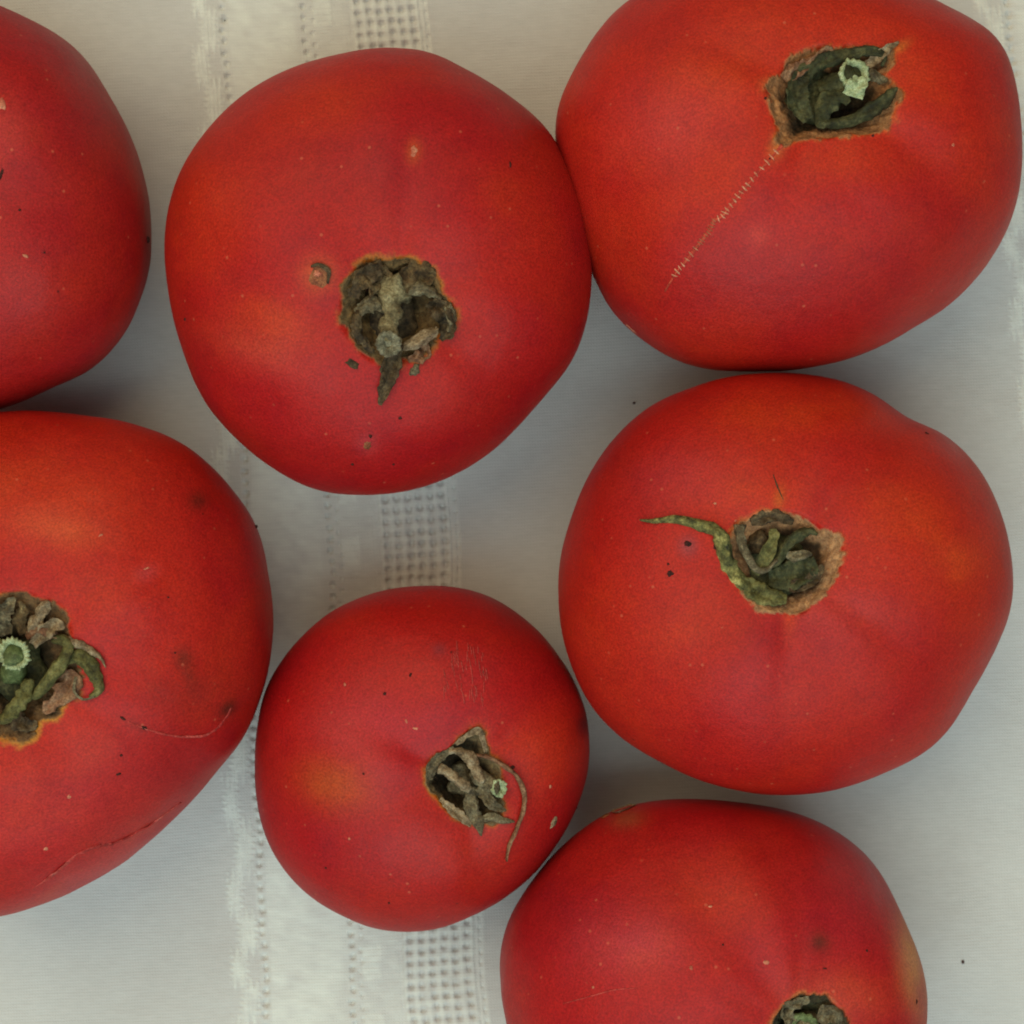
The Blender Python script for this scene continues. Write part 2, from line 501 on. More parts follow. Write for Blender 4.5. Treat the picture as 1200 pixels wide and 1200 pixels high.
def cut_end(T, stem_obj, pos, nrm, r_px, mat, pith, teeth=17, name='cut_rim', gap=None, seed=1, inner=0.55, hgt=0.0012):
    """toothed rim of a cut stalk with the pith inside"""
    r = r_px * (H - 0.05) / F
    nrm = nrm.normalized(); s1 = nrm.cross(Vector((0.2, 1, 0.1))).normalized(); s2 = nrm.cross(s1)
    rnd = random.Random(seed)
    ns = teeth * 4
    tooth = [rnd.uniform(0.25, 1.5) for _ in range(teeth)]
    prof = [(0.80, -hgt), (0.97, -0.3 * hgt), (1.0, 0.15 * hgt), (0.88, 0.35 * hgt), (0.72, 0.3 * hgt), (inner, 0.0), (inner * 0.94, -0.7 * hgt)]
    V = []; fc = []
    for k, (pr, pz) in enumerate(prof):
        for j in range(ns):
            a = 2 * math.pi * j / ns
            t = tooth[j // 4] * (0.5 - 0.5 * math.cos(2 * math.pi * (j % 4) / 4))
            rr = pr + (0.13 * t if k in (1, 2, 3) else 0.0) - (0.05 if k in (1, 2, 3) else 0) + 0.05 * math.sin(2 * a + seed) + 0.03 * math.sin(5 * a)
            z = pz + 0.18 * hgt * t * (k in (2, 3, 4)) + 0.12 * hgt * math.sin(3 * a + 1)
            V.append(pos + (s1 * math.cos(a) + s2 * math.sin(a)) * (rr * r) + nrm * z)
    for k in range(len(prof) - 1):
        for j in range(ns):
            if gap and gap[0] <= j / ns <= gap[1]: continue
            a = k * ns + j; b = k * ns + (j + 1) % ns
            fc.append((a, b, b + ns, a + ns))
    mesh_obj(name, np.array([tuple(v) for v in V]), fc, mat, stem_obj, T.root.location)
    V = []; fc = []; ns2 = 20
    for k, q in enumerate((1.0, 0.72, 0.42, 0.15)):
        for j in range(ns2):
            a = 2 * math.pi * j / ns2
            V.append(pos + (s1 * math.cos(a) + s2 * math.sin(a)) * (inner * 1.02 * q * r) + nrm * (hgt * (-0.55 + 0.35 * (1 - q) + 0.1 * math.sin(3 * a + k))))
    for k in range(3):
        for j in range(ns2):
            a = k * ns2 + j; b = k * ns2 + (j + 1) % ns2
            fc.append((a, b, b + ns2, a + ns2))
    fc.append(tuple(3 * ns2 + j for j in range(ns2)))
    mesh_obj('pith', np.array([tuple(v) for v in V]), fc, pith, stem_obj, T.root.location)

def blob_geo(T, x, y, rx, ry, ang, hgt, seed=0, real=True):
    """low irregular bump lying on the skin"""
    P0, nr = lay(T, x, y, 0, real)
    P1, _ = lay(T, x + 2 * math.cos(math.radians(ang)), y + 2 * math.sin(math.radians(ang)), 0, real)
    t = (P1 - P0); t = (t - nr * t.dot(nr)).normalized(); s = nr.cross(t)
    k = (H - 0.05) / F
    rnd = random.Random(seed * 31 + int(x * 7 + y))
    V = []; fc = []; ns = 14
    jit = [rnd.uniform(0.72, 1.25) for _ in range(ns)]
    for q, z in ((1.05, -0.4), (0.85, 0.45), (0.5, 0.9)):
        for j in range(ns):
            a = 2 * math.pi * j / ns
            V.append(P0 + t * (math.cos(a) * rx * q * jit[j] * k) + s * (math.sin(a) * ry * q * jit[j] * k) + nr * (z * hgt * rnd.uniform(0.7, 1.1)))
    V.append(P0 + nr * hgt * 0.8)
    for r_ in range(2):
        for j in range(ns):
            a = r_ * ns + j; b = r_ * ns + (j + 1) % ns
            fc.append((a, b, b + ns, a + ns))
    for j in range(ns): fc.append((2 * ns + j, 2 * ns + (j + 1) % ns, 3 * ns))
    return V, fc

def blob(T, name, x, y, rx, ry, ang, hgt, mat, label=None, parent=None):
    V, fc = blob_geo(T, x, y, rx, ry, ang, hgt)
    o = mesh_obj(name, np.array([tuple(v) for v in V]), fc, mat, parent or T.root, T.root.location)
    if label: o['label'] = label
    return o

def tomato_root(T, label, group='ripe red tomatoes lying on the cloth'):
    e = bpy.data.objects.new('tomato', None)
    e.empty_display_size = 0.01
    e.location = (T.C.x, T.C.y, 0)
    COL.objects.link(e)
    e['label'] = label; e['category'] = 'tomato'; e['group'] = group
    bpy.context.view_layer.update()
    return e

def calyx_hub(T, root, r_px, depth_mm, mat, centre=None, seed=5):
    """knobbly button at the bottom of the hollow that the sepals grow from"""
    cx, cy = centre or T.stem
    V = []; fc = []; ns = 28
    nz = SinNoise(0.003, 10, seed, 3)
    rings = [(1.0, -1.6), (0.95, -0.5), (0.75, 0.1), (0.5, 0.4), (0.25, 0.5)]
    for q, z in rings:
        for j in range(ns):
            a = 2 * math.pi * j / ns
            p, nr = lay(T, cx + math.cos(a) * r_px * q * (1 + 0.12 * math.cos(5 * a + seed)), cy + math.sin(a) * r_px * q * (1 + 0.12 * math.cos(5 * a + seed)))
            p = p + nr * (0.001 * (z - depth_mm)); p = p + nr * (0.0004 * float(nz(np.array(p))))
            V.append(p)
    for k in range(len(rings) - 1):
        for j in range(ns):
            a = k * ns + j; b = k * ns + (j + 1) % ns
            fc.append((a, b, b + ns, a + ns))
    fc.append(tuple((len(rings) - 1) * ns + j for j in range(ns)))
    return mesh_obj('calyx', np.array([tuple(v) for v in V]), fc, mat, root, T.root.location)

# outlines (in the 1200-unit frame of the photograph)
O_MID = [(348,77),(400,63),(460,55.5),(507,61),(553,84),(600,115),(647,157),(670,203),(689,250),(693,301),(689,367),(670,427),(628,474),(581,525),(530,558),(483,574),(413,580),(367,574),(311,544),(273,511),(241,474),(217,423),(203,367),(193,283),(196,245),(208,208),(222,180),(264,129),(306,96)]
O_TR = [(733,0),(691,51),(663,98),(649,145),(655,195),(668,250),(690,310),(697,330),(715,364),(752,397),(780,418),(827,432),(897,435),(967,427),(1027,408),(1074,383),(1125,350),(1158,313),(1186,261),(1198,201),(1198,140),(1184,65),(1167,40),(1135,16),(1097,1),(1030,-28),(930,-45),(820,-38),(770,-22)]
O_R = [(897,437),(850,441),(808,455),(771,469),(733,499),(705,532),(682,574),(668,611),(656,653),(654,700),(659,747),(673,789),(691,826),(719,859),(766,887),(813,912),(864,926),(920,932),(967,928),(1027,910),(1088,880),(1121,845),(1139,807),(1167,765),(1184,723),(1188,686),(1184,644),(1172,597),(1149,551),(1125,523),(1102,506),(1060,488),(1027,464),(995,448),(953,440)]
O_S = [(491,687),(451,691.5),(423,700),(387,717),(358,742),(333,770),(313,803),(304,838),(299,885),(299,928),(306,967),(319,1000),(340,1028),(369,1055),(405,1075),(441,1089),(469,1092),(512,1089),(541,1079),(577,1061),(613,1036),(648,996),(673,953),(688,914),(691,878),(688,838),(679,813),(659,774),(630,738),(605,717),(570,697),(534,688)]
O_L = [(0,483),(52,483),(105,487),(157,496),(205,515),(241,538),(273,575),(294,601),(307,627),(317,669),(321,711),(320,759),(312,806),(299,843),(273,885),(241,921),(199,963),(157,1000),(121,1026),(68,1053),(26,1068),(0,1074),(-60,1078),(-140,1050),(-210,980),(-250,880),(-262,780),(-245,680),(-200,580),(-130,515),(-60,488)]
O_TL = [(0,4),(25,19),(62,37),(92,58),(112,83),(133,121),(154,162),(167,200),(175,242),(178,283),(175,317),(162,358),(146,392),(125,417),(96,442),(62,454),(33,467),(0,480),(-60,490),(-150,480),(-230,430),(-280,340),(-295,240),(-270,130),(-210,50),(-130,2),(-60,-10)]
O_B = [(780,936),(727,944),(691,965),(659,991),(633,1020),(612,1046),(594,1083),(585,1114),(586,1151),(594,1200),(615,1270),(670,1340),(760,1395),(860,1412),(960,1390),(1030,1340),(1070,1270),(1086,1200),(1087,1161),(1077,1119),(1063,1088),(1048,1051),(1027,1014),(990,980),(948,958),(906,946),(864,941)]

def zp(box, sc, pts, c):
    return [(box[0] + x / sc - c[0], box[1] + y / sc - c[1]) for x, y in pts]
# stalk hollow outlines relative to the calyx centre
CAV_MID = zp((370, 270), 5.455, [(330,180),(450,205),(560,172),(680,210),(755,280),(785,400),(875,480),(862,640),(765,700),(740,790),(640,830),(520,850),(430,850),(330,820),(255,720),(185,650),(160,520),(180,380),(240,260)], (465, 362))
CAV_TR = zp((870, 30), 5.714, [(350,180),(450,150),(540,130),(620,155),(850,160),(930,165),(1075,105),(1010,230),(940,330),(1030,400),(1040,480),(1000,640),(960,690),(700,710),(440,740),(330,765),(220,830),(240,700),(200,560),(195,480),(125,410),(250,330)], (975, 105))
CAV_R = zp((740, 560), 4.444, [(560,240),(640,195),(760,178),(900,200),(980,260),(1080,290),(1100,400),(1040,560),(950,640),(900,710),(760,690),(640,650),(560,570),(500,480),(460,350)], (915, 657))
CAV_S = zp((470, 830), 6, [(540,135),(595,220),(600,320),(700,400),(690,520),(700,640),(720,760),(600,810),(470,800),(350,730),(260,630),(190,540),(180,440),(220,370),(330,300),(420,210),(480,160)], (543, 915))
CAV_L = [(-70,-40),(-40,-75),(0,-90),(20,-92),(32,-78),(50,-82),(62,-60),(66,-45),(64,-30),(75,0),(72,30),(55,35),(50,55),(30,55),(20,75),(0,82),(-40,75),(-75,40),(-85,0)]
CAV_B = [(0,-42),(22,-40),(38,-22),(44,0),(36,28),(12,42),(-18,40),(-38,22),(-42,-2),(-34,-24),(-18,-38)]
CAV_TL = [(0,-50),(35,-40),(48,0),(40,35),(0,50),(-38,38),(-50,0),(-35,-38)]

OR = (184, 50, 16)       # orange ripe flush
CR = (142, 22, 28)       # crimson flush

T_mid = Tomato(O_MID, (447, 318), 0.0290, (465, 362), CAV_MID, seed=2, lobes=5, lobe_amp=0.009, cav_depth=0.0050, base=(178, 30, 24), grooves=[(475,90,.016,.16),(640,470,.014,.2)])
T_tr = Tomato(O_TR, (925, 198), 0.0290, (975, 105), CAV_TR, seed=5, lobes=6, lobe_amp=0.009, cav_depth=0.0048, base=(186, 38, 22), grooves=[(700,60,.014,.2),(1165,300,.016,.2),(830,400,.012,.15)])
T_r = Tomato(O_R, (918, 682), 0.0290, (915, 657), CAV_R, seed=9, lobes=5, lobe_amp=0.011, cav_depth=0.0048, base=(184, 36, 22), grooves=[(1062,488,.024,.16),(1128,820,.02,.18),(715,520,.014,.2),(930,910,.014,.15)])
T_s = Tomato(O_S, (496, 888), 0.0235, (543, 915), CAV_S, seed=12, lobes=5, lobe_amp=0.016, cav_depth=0.0052, base=(176, 28, 24), grooves=[(660,780,.022,.16),(330,800,.012,.16),(560,1070,.016,.2)])
T_l = Tomato(O_L, (30, 780), 0.0300, (18, 785), CAV_L, seed=15, lobes=5, lobe_amp=0.009, cav_depth=0.0055, base=(186, 38, 24), grooves=[(245,900,.016,.14),(230,560,.014,.2)])
T_tl = Tomato(O_TL, (-60, 242), 0.0280, (-75, 215), CAV_TL, seed=19, lobes=5, lobe_amp=0.009, base=(172, 30, 28))
T_b = Tomato(O_B, (838, 1174), 0.0290, (948, 1209), CAV_B, seed=23, lobes=6, lobe_amp=0.014, cav_depth=0.0045, base=(178, 30, 28), grooves=[(870,955,.013,.16),(620,1060,.014,.2)])

R_tl = tomato_root(T_tl, 'red tomato in the top left corner with its stem end out of view')
R_mid = tomato_root(T_mid, 'round red tomato with a bent grey dried stalk in a dark brown crusted hollow')
R_tr = tomato_root(T_tr, 'top right orange-red tomato with a stitched zipper scar running from its green calyx')
R_r = tomato_root(T_r, 'lumpy orange-red tomato whose long pointed sepal sticks out sideways from a green calyx')
R_s = tomato_root(T_s, 'smallest red tomato with a dry tan calyx and one thin curling tendril sepal')
R_l = tomato_root(T_l, 'large red tomato at the left edge with a pale green round cut stem')
R_b = tomato_root(T_b, 'red tomato at the bottom edge with a tan scab on its upper shoulder')

build_body(T_mid, R_mid, [(240,240,70,90,0,OR,.45),(360,130,90,40,-20,OR,.35),(620,200,50,80,30,OR,.3),(440,200,120,60,0,CR,.5),(485,177,9,14,10,(190,76,34),.6),(374,322,20,22,0,(200,90,40),.5),(300,410,60,26,20,(190,75,60),.3),(330,380,60,26,20,(196,70,30),.3),(430,520,14,14,0,(175,60,60),.5),(500,330,90,20,-20,CR,.3)],
           halo=(0.07, (150, 92, 26)), cork_cols=((112, 90, 60), (92, 72, 46)), cork_w=0.55)
build_body(T_tr, R_tr, [(980,60,160,90,0,OR,.5),(860,90,80,60,0,OR,.35),(780,150,70,45,-20,(178,52,52),.4),(900,330,160,60,0,CR,.45),(1080,250,60,80,0,CR,.3),(1010,190,70,30,0,OR,.4),(1056,54,13,6,-30,(186,96,40),.7),(905,100,12,8,10,(190,110,60),.8),(912,168,10,18,20,(190,110,60),.7),(887,275,16,16,0,(190,60,50),.4)],  # broad dull-pink patch left of the calyx is a painted soft highlight
           halo=(0.06, (178, 92, 36)), cork_cols=((160, 112, 74), (76, 58, 38)), cork_w=0.30)
build_body(T_r, R_r, [(1080,620,90,110,0,OR,.55),(960,480,150,35,0,OR,.45),(900,580,60,30,0,OR,.5),(940,740,150,60,0,CR,.35),(790,560,60,40,0,(176,50,50),.4),(960,720,60,30,0,(178,54,58),.35),(780,720,90,70,0,OR,.25),(806,640,12,13,0,(124,60,66),.6),(913,585,7,16,10,(186,86,26),.6),(925,725,10,26,0,OR,.7),(1122,655,24,24,0,(210,80,30),.35),(720,550,40,50,0,(150,26,26),.4)],  # two dull-pink patches, upper left and below the calyx, are painted highlights
           halo=(0.05, (180, 92, 40)), cork_cols=((176, 132, 96), (78, 58, 40)), cork_w=0.34)
build_body(T_s, R_s, [(392,918,46,32,20,(176,84,24),.5),(640,880,50,60,0,OR,.45),(430,850,60,50,0,(186,50,60),.35),(515,761,9,9,0,(110,40,44),.6),(684,849,10,16,0,(84,20,24),.8),(560,1000,90,40,0,OR,.25),(430,1000,60,50,0,CR,.4),(546,785,40,36,0,(178,48,46),.35)],
           halo=(0.11, (152, 96, 22)), cork_cols=((132, 112, 82), (66, 54, 38)), cork_w=0.20)
build_body(T_l, R_l, [(80,580,110,50,10,OR,.6),(70,620,60,22,10,(206,90,50),.35),(232,587,13,12,0,(96,30,20),.75),(215,772,12,14,0,(104,34,22),.7),(222,792,9,26,-20,(112,36,24),.5),(190,812,26,22,0,(124,32,26),.35),(235,815,36,26,-30,(130,38,28),.3),(267,831,14,9,-40,(78,28,20),.9),(160,850,22,6,25,(120,34,26),.4),(170,672,16,10,-20,(190,80,84),.3),(205,905,70,50,-35,CR,.4),(80,960,120,60,-20,(178,44,50),.4),(140,1010,120,22,-30,(186,76,78),.5),(90,1040,70,14,-18,(176,60,62),.4),(120,700,60,60,0,OR,.25)],  # small pale pink spot upper right of the calyx is a highlight painted in
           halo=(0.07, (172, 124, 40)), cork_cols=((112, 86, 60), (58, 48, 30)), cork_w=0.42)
build_body(T_tl, R_tl, [(60,180,60,80,0,CR,.4),(60,330,90,60,0,OR,.25),(2,150,40,40,0,(190,60,60),.3)])
build_body(T_b, R_b, [(850,1050,80,60,0,OR,.4),(740,1110,60,36,0,(186,60,70),.45),(1072,1130,18,60,-12,(196,122,80),.85),(1078,1165,14,40,-12,(170,80,60),.6),(961,1104,13,12,0,(84,28,20),.85),(735,960,22,12,-10,(140,78,48),.6),(640,1040,40,60,0,CR,.4),(1000,1050,50,60,0,(160,36,44),.5),(980,1170,60,30,0,(200,80,50),.35)],  # pink patch on the left shoulder is window sheen put into the colour
           halo=(0.12, (170, 104, 56)), cork_cols=((64, 56, 40), (74, 72, 50)), cork_w=0.25)

# ---------------- calyx of the round middle tomato
h = calyx_hub(T_mid, R_mid, 30, 3.2, DARKBROWN, (462, 380))
T = T_mid
sepal(T, h, [(470,404,1.0,8),(460,424,0.7,22),(455,440,0.5,20),(450,456,0.4,19),(445,473,0.7,5)], DARKBROWN, 0.5, crumple=0.3, label='dark brown shrivelled sepal reaching out over the skin', seed=11)
sepal(T, h, [(472,408,0.6,9),(484,403,1.3,17),(497,395,1.6,19),(508,388,1.4,13),(511,385,1.2,4)], DRIED, -0.6, crumple=0.25, thick=0.0006, label='short tan rolled sepal', seed=12)
sepal(T, h, [(474,352,-1.5,10),(482,343,0.0,15),(495,338,0.3,16),(508,344,0.3,13),(517,354,0.0,6)], GREYBROWN, -0.7, crumple=0.3, seed=13, rag=1.0)
sepal(T, h, [(500,362,-1.6,12),(512,360,-0.3,24),(522,372,0.2,26),(524,388,0.3,20),(516,398,0.0,8)], DARKBROWN, 0.7, crumple=0.45, seed=14)
sepal(T, h, [(512,350,-0.9,8),(524,360,0.1,14),(529,374,0.4,13),(526,388,0.3,7)], GREYBROWN, -0.5, crumple=0.5, seed=114)
sepal(T, h, [(454,366,-0.6,10),(440,356,0.0,18),(428,360,0.0,18),(418,368,-0.2,9)], GREYBROWN, -0.6, crumple=0.45, seed=15, rag=1.0)
sepal(T, h, [(420,364,-0.6,8),(417,378,0.1,15),(420,392,0.2,14),(428,402,0.0,14),(438,412,-0.2,6)], DARKBROWN, -0.5, crumple=0.45, seed=16, rag=1.0)
sepal(T, h, [(462,340,-1.3,26),(446,330,-0.8,38),(430,326,-0.5,34),(418,334,-0.5,16)], BROWN, 0.2, crumple=0.28, seed=17)
sepal(T, h, [(414,348,-0.6,12),(418,336,-0.3,22),(430,322,-0.2,22),(446,314,-0.3,12)], DARKBROWN, 0.3, crumple=0.3, seed=171, rag=1.0)
sepal(T, h, [(468,336,-1.3,26),(480,326,-0.8,34),(496,322,-0.5,32),(508,330,-0.4,16)], BROWN, 0.2, crumple=0.28, seed=18)
sepal(T, h, [(490,400,-0.8,12),(496,412,-0.2,20),(488,418,0.0,16),(478,422,0,6)], PINKBROWN, 0.3, crumple=0.5, seed=19)
s, p, d = rod(T, R_mid, [(466,334,-1.6,16),(460,350,0.0,12),(457,370,1.0,10.5),(455,388,1.9,10.5),(454,402,2.6,13)], GREYTAN, label='bent grey-tan dried stalk', rough=0.26)
cut_end(T, s, p + Vector((0, -0.0002, 0.0010)), (d * 0.4 + Vector((0, 0, 1))), 15.5, GREYCUT, GREYCUT, 14, seed=4, inner=0.32, hgt=0.0009)
blob(T, 'dry_crumb', 413, 427, 9, 5, 30, 0.0004, DARKBROWN)
blob(T, 'dry_crumb', 486, 434, 8, 6, -50, 0.0007, GREYBROWN)
blob(T, 'dry_crumb', 499, 340, 4, 3.5, 0, 0.0018, GREYCUT, parent=h)

# ---------------- calyx of the top right tomato
T = T_tr
h = calyx_hub(T, R_tr, 30, 2.6, DARKGREEN, (958, 103))
sepal(T, h, [(938,104,-1.2,20),(940,88,-0.3,26),(955,76,0.3,22),(978,68,0.5,20),(1005,62,0.5,18),(1024,60,0.6,16),(1036,68,0.4,8),(1033,78,0.2,4)], DARKGREEN, -0.5, crumple=0.25, label='dark green sepal folded along the upper rim', seed=21)
sepal(T, h, [(962,143,-0.6,14),(985,142,0.0,17),(1008,136,0.5,20),(1030,124,1.0,22),(1044,112,1.2,18),(1050,108,1.0,6)], DARKGREEN, -0.8, crumple=0.22, thick=0.0006, label='thick dark green sepal rolled at the lower right', seed=22)
sepal(T, h, [(962,150,-0.2,10),(964,132,0.6,26),(972,120,1.1,28),(984,116,1.4,22),(994,124,1.2,10)], DARKGREEN, -0.5, crumple=0.22, seed=23)
sepal(T, h, [(948,140,-0.8,16),(936,122,-0.5,28),(934,102,-0.4,30),(942,86,-0.6,18)], DARKGREEN, 0.6, crumple=0.2, seed=24)
sepal(T, h, [(944,74,-0.2,5),(956,70,0.2,10),(966,62,0.4,12),(976,58,0.2,5)], PINKBROWN, 0.3, crumple=0.4, seed=25)
sepal(T, h, [(1012,78,-0.8,10),(1026,70,0.1,15),(1038,60,0.1,12),(1053,50,0.1,3)], DRIED, 0.7, crumple=0.35, seed=26)
sepal(T, h, [(1010,84,-0.5,8),(1022,88,0.3,15),(1034,92,0.2,14),(1040,95,0.1,5)], GREYBROWN, -0.4, crumple=0.4, seed=27)
sepal(T, h, [(920,92,-0.5,14),(930,84,-0.1,18),(944,76,-0.1,16),(956,68,-0.3,8)], PINKBROWN, 0.1, crumple=0.35, seed=28)
s, p, d = rod(T, R_tr, [(970,104,-2.2,18),(984,98,-0.8,14),(994,92,0.4,12),(1000,89,1.2,14)], DARKGREEN, label='short green stalk stub cut off', rough=0.1)
cut_end(T, s, p, (d * 0.3 + Vector((0.1, 0.1, 1))), 18.5, PALEGREEN, DARKGREEN, 16, seed=7, gap=None, inner=0.62)
sepal(T, s, [(1005,93,1.6,12),(1004,101,1.9,22),(1001,110,1.7,27),(999,117,1.2,24)], PALEGREEN, 0.25, crumple=0.22, name='torn_fibre', label='pale green torn fibre fan', seed=29)

# zipper scar of tick-shaped corky stitches
ST = [(855,160),(795,230),(720,310),(665,380),(620,430),(575,485),(525,545),(495,590),(440,620),(420,660),(400,700),(370,735),(345,770),(285,845),(230,915),(190,960),(155,1015),(110,1095)]
ST = [(760 + x / 5.714, 150 + y / 5.714) for x, y in ST]
ZIP = leaf_material('zipper_groove', [(0.3, lin(176, 44, 34)), (0.5, lin(196, 66, 46)), (0.72, lin(206, 100, 70))], 500, 0.7, 0.0003)
zo = sepal(T_tr, R_tr, [(917,170,0.02,5)] + [(x, y, 0.05, 4.5 if 6 < i_ < 14 else 2.4) for i_, (x, y) in enumerate(ST)], ZIP, -0.2, thick=0.00006, crumple=0.1, name='zipper_scar', n=80, across=5, seed=99, label='brown seam of the stitched scar below the calyx')
rnd = random.Random(5)
ZIP2 = leaf_material('brown_stitch', [(0.3, lin(160, 66, 46)), (0.7, lin(204, 122, 88))], 700)
STITCH = leaf_material('pale_stitch', [(0.3, lin(190, 96, 70)), (0.5, lin(214, 140, 108)), (0.72, lin(230, 170, 140))], 700, 0.7, 0.0002)
ST2 = []
for i_ in range(len(ST) - 1):
    ST2 += [ST[i_], ((ST[i_][0] + ST[i_ + 1][0]) / 2, (ST[i_][1] + ST[i_ + 1][1]) / 2)]
ST = ST2 + [ST[-1]]
for i_, (x, y) in enumerate(ST):
    x1, y1 = ST[max(i_ - 1, 0)]; x2, y2 = ST[min(i_ + 1, len(ST) - 1)]
    ang = math.degrees(math.atan2(y2 - y1, x2 - x1)) - 90 + rnd.uniform(-12, 12)
    mid = 15 < i_ < 25
    blob(T_tr, 'stitch', x, y, rnd.uniform(3.2, 4.4) if mid else rnd.uniform(3.6, 4.8), 0.9 if mid else 1.15, ang, 0.00014, ZIP2 if mid else STITCH, parent=zo)

# ---------------- calyx of the right tomato
T = T_r
h = calyx_hub(T, R_r, 40, 2.8, DARKGREEN, (908, 665))
sepal(T, h, [(882,694,-0.8,16),(862,676,0.0,24),(851,655,0.7,24),(847,638,1.2,24),(840,623,1.1,20),(818,615,0.7,16),(790,609,0.5,12),(766,611,0.5,6),(753,611,0.9,2)], SPECK_GREEN, -0.7, crumple=0.2, thick=0.0005, label='long pointed green sepal speckled yellow', n=44, seed=31)
sepal(T, h, [(860,664,-0.6,10),(872,684,-0.1,22),(892,696,0.0,27),(908,700,0.0,26),(922,702,0.0,12)], GREEN, -0.4, crumple=0.3, seed=32)
sepal(T, h, [(867,614,1.0,14),(866,628,1.5,13),(870,643,1.6,11),(878,658,1.6,11),(886,668,1.4,9),(898,668,1.2,7),(910,656,0.9,5)], GREYBROWN, -0.6, crumple=0.22, thick=0.0005, label='thin grey-green sepal curled like a hook', seed=33)
sepal(T, h, [(884,672,0.4,12),(892,660,0.8,18),(900,645,0.9,20),(906,630,0.4,15),(906,620,-0.2,8)], GREEN, 0.4, crumple=0.22, seed=34)
sepal(T, h, [(896,664,0.3,8),(912,656,0.8,13),(920,642,0.8,13),(932,630,0.6,16),(948,622,0.2,12),(958,626,-0.2,5)], DARKGREEN, -0.5, crumple=0.3, seed=35)
sepal(T, h, [(902,676,-1.6,20),(920,676,-0.9,34),(940,668,-0.4,34),(958,662,-0.1,18)], DARKGREEN, 0.3, crumple=0.22, seed=36)
sepal(T, h, [(918,648,0.1,9),(930,652,0.8,15),(942,650,0.8,11),(952,649,0.8,3)], GREYBROWN, -0.4, crumple=0.25, seed=37)
sepal(T, h, [(925,688,-1.2,12),(942,684,-0.3,16),(956,674,-0.1,14),(964,662,-0.2,6)], DARKBROWN, 0.3, crumple=0.4, seed=38)
sepal(T, h, [(880,612,-0.5,10),(896,606,-0.1,16),(912,606,-0.1,16),(930,612,-0.3,8)], DARKBROWN, 0.2, crumple=0.4, seed=39)
s, p, d = rod(T, R_r, [(894,640,-2.0,14),(890,634,-1.4,12),(886,630,-0.9,10)], DARKBROWN, label='dark broken stalk base', n=8)

# ---------------- calyx of the smallest tomato
T = T_s
h = calyx_hub(T, R_s, 22, 3.0, GREYBROWN, (552, 920))
sepal(T, h, [(514,900,0.3,14),(523,904,0.9,16),(533,911,1.3,15),(543,919,1.2,14),(550,926,0.6,8)], DRIED, -0.6, crumple=0.22, thick=0.0005, label='pinkish tan dried sepal across the dark hollow', seed=41, rag=1.0)
sepal(T, h, [(526,880,0.1,10),(538,880,0.6,14),(550,887,1.1,15),(556,898,1.4,15),(562,910,1.4,16),(564,920,0.8,8)], DRIED, -0.6, crumple=0.3, thick=0.0005, seed=42, rag=1.0)
sepal(T, h, [(553,922,0.6,10),(552,936,0.8,18),(554,950,0.8,22),(560,962,0.8,16),(564,977,0.9,3)], GREYBROWN, -0.4, crumple=0.3, seed=43)
sepal(T, h, [(560,922,0.6,10),(570,934,1.0,16),(579,944,0.8,14),(592,949,0.6,3)], GREYBROWN, 0.6, crumple=0.35, seed=44)
sepal(T, h, [(562,962,0.0,9),(576,957,0.4,14),(590,961,0.4,11),(602,962,0.4,3)], GREYBROWN, -0.6, crumple=0.35, seed=45)
sepal(T, h, [(556,884,0.0,4),(568,886,0.8,8),(585,893,1.5,8),(602,905,1.7,8),(611,925,1.6,7.5),(611,945,1.2,7),(605,968,0.7,6),(596,990,0.5,5),(592,1006,0.6,2)], PINKBROWN, -0.9, crumple=0.25, thick=0.0004, label='long thin curling tendril-like sepal', n=50, across=7, seed=46)
sepal(T, h, [(516,936,-0.2,9),(528,948,0.2,12),(540,957,0.3,12),(552,966,0.2,6)], DRIED, 0.5, crumple=0.3, seed=47, rag=1.0)
sepal(T, h, [(503,914,-0.2,8),(505,902,0.2,16),(510,892,0.2,15),(520,884,0.0,10),(532,876,-0.2,5)], GREYBROWN, 0.3, crumple=0.3, seed=48)
sepal(T, h, [(534,872,0.0,5),(548,860,0.3,8),(560,856,0.3,9),(566,868,0.2,8),(569,882,-0.1,4)], DRIED, 0.5, crumple=0.2, seed=49, rag=1.0)
s, p, d = rod(T, R_s, [(556,908,-0.9,10),(566,913,0.4,10),(576,918,1.3,9),(583,922,1.9,9.5)], GREYBROWN, label='short leaning stalk with pale cut end')
cut_end(T, s, p, d * 0.6 + Vector((0.3, 0, 1)), 11, PALEGREEN, PALEGREEN, 11, seed=9, inner=0.4, hgt=0.0009)

# ---------------- calyx of the big left tomato
T = T_l
h = calyx_hub(T, R_l, 34, 3.0, DARKGREEN, (12, 785))
sepal(T, h, [(62,748,0.0,12),(78,752,1.0,18),(80,766,1.8,20),(70,782,2.0,20),(58,798,1.6,20),(46,812,0.8,16),(40,818,0.2,8)], GREEN, -0.7, crumple=0.18, thick=0.0005, label='green sepal folded back over the hollow', seed=51)
sepal(T, h, [(76,776,0.2,12),(90,768,0.8,20),(103,776,1.0,24),(112,792,1.0,20),(116,808,0.6,13),(106,816,0.4,5)], GREEN, -0.6, crumple=0.22, thick=0.0005, label='green sepal bending down to a dark tip', seed=52)
sepal(T, h, [(72,750,0.4,12),(90,754,0.8,13),(106,762,0.9,11),(118,770,0.9,7),(124,782,0.7,2)], DRIED, -0.7, crumple=0.3, seed=53)
sepal(T, h, [(34,796,-0.2,16),(30,812,0.5,22),(20,828,0.7,22),(8,840,0.5,18),(-6,846,0.2,8)], GREEN, -0.6, crumple=0.2, thick=0.0005, seed=54)
sepal(T, h, [(38,756,-0.8,14),(52,742,0.0,22),(66,732,0.3,20),(76,736,0.2,5)], DRIED, 0.7, crumple=0.3, seed=55, rag=1.0)
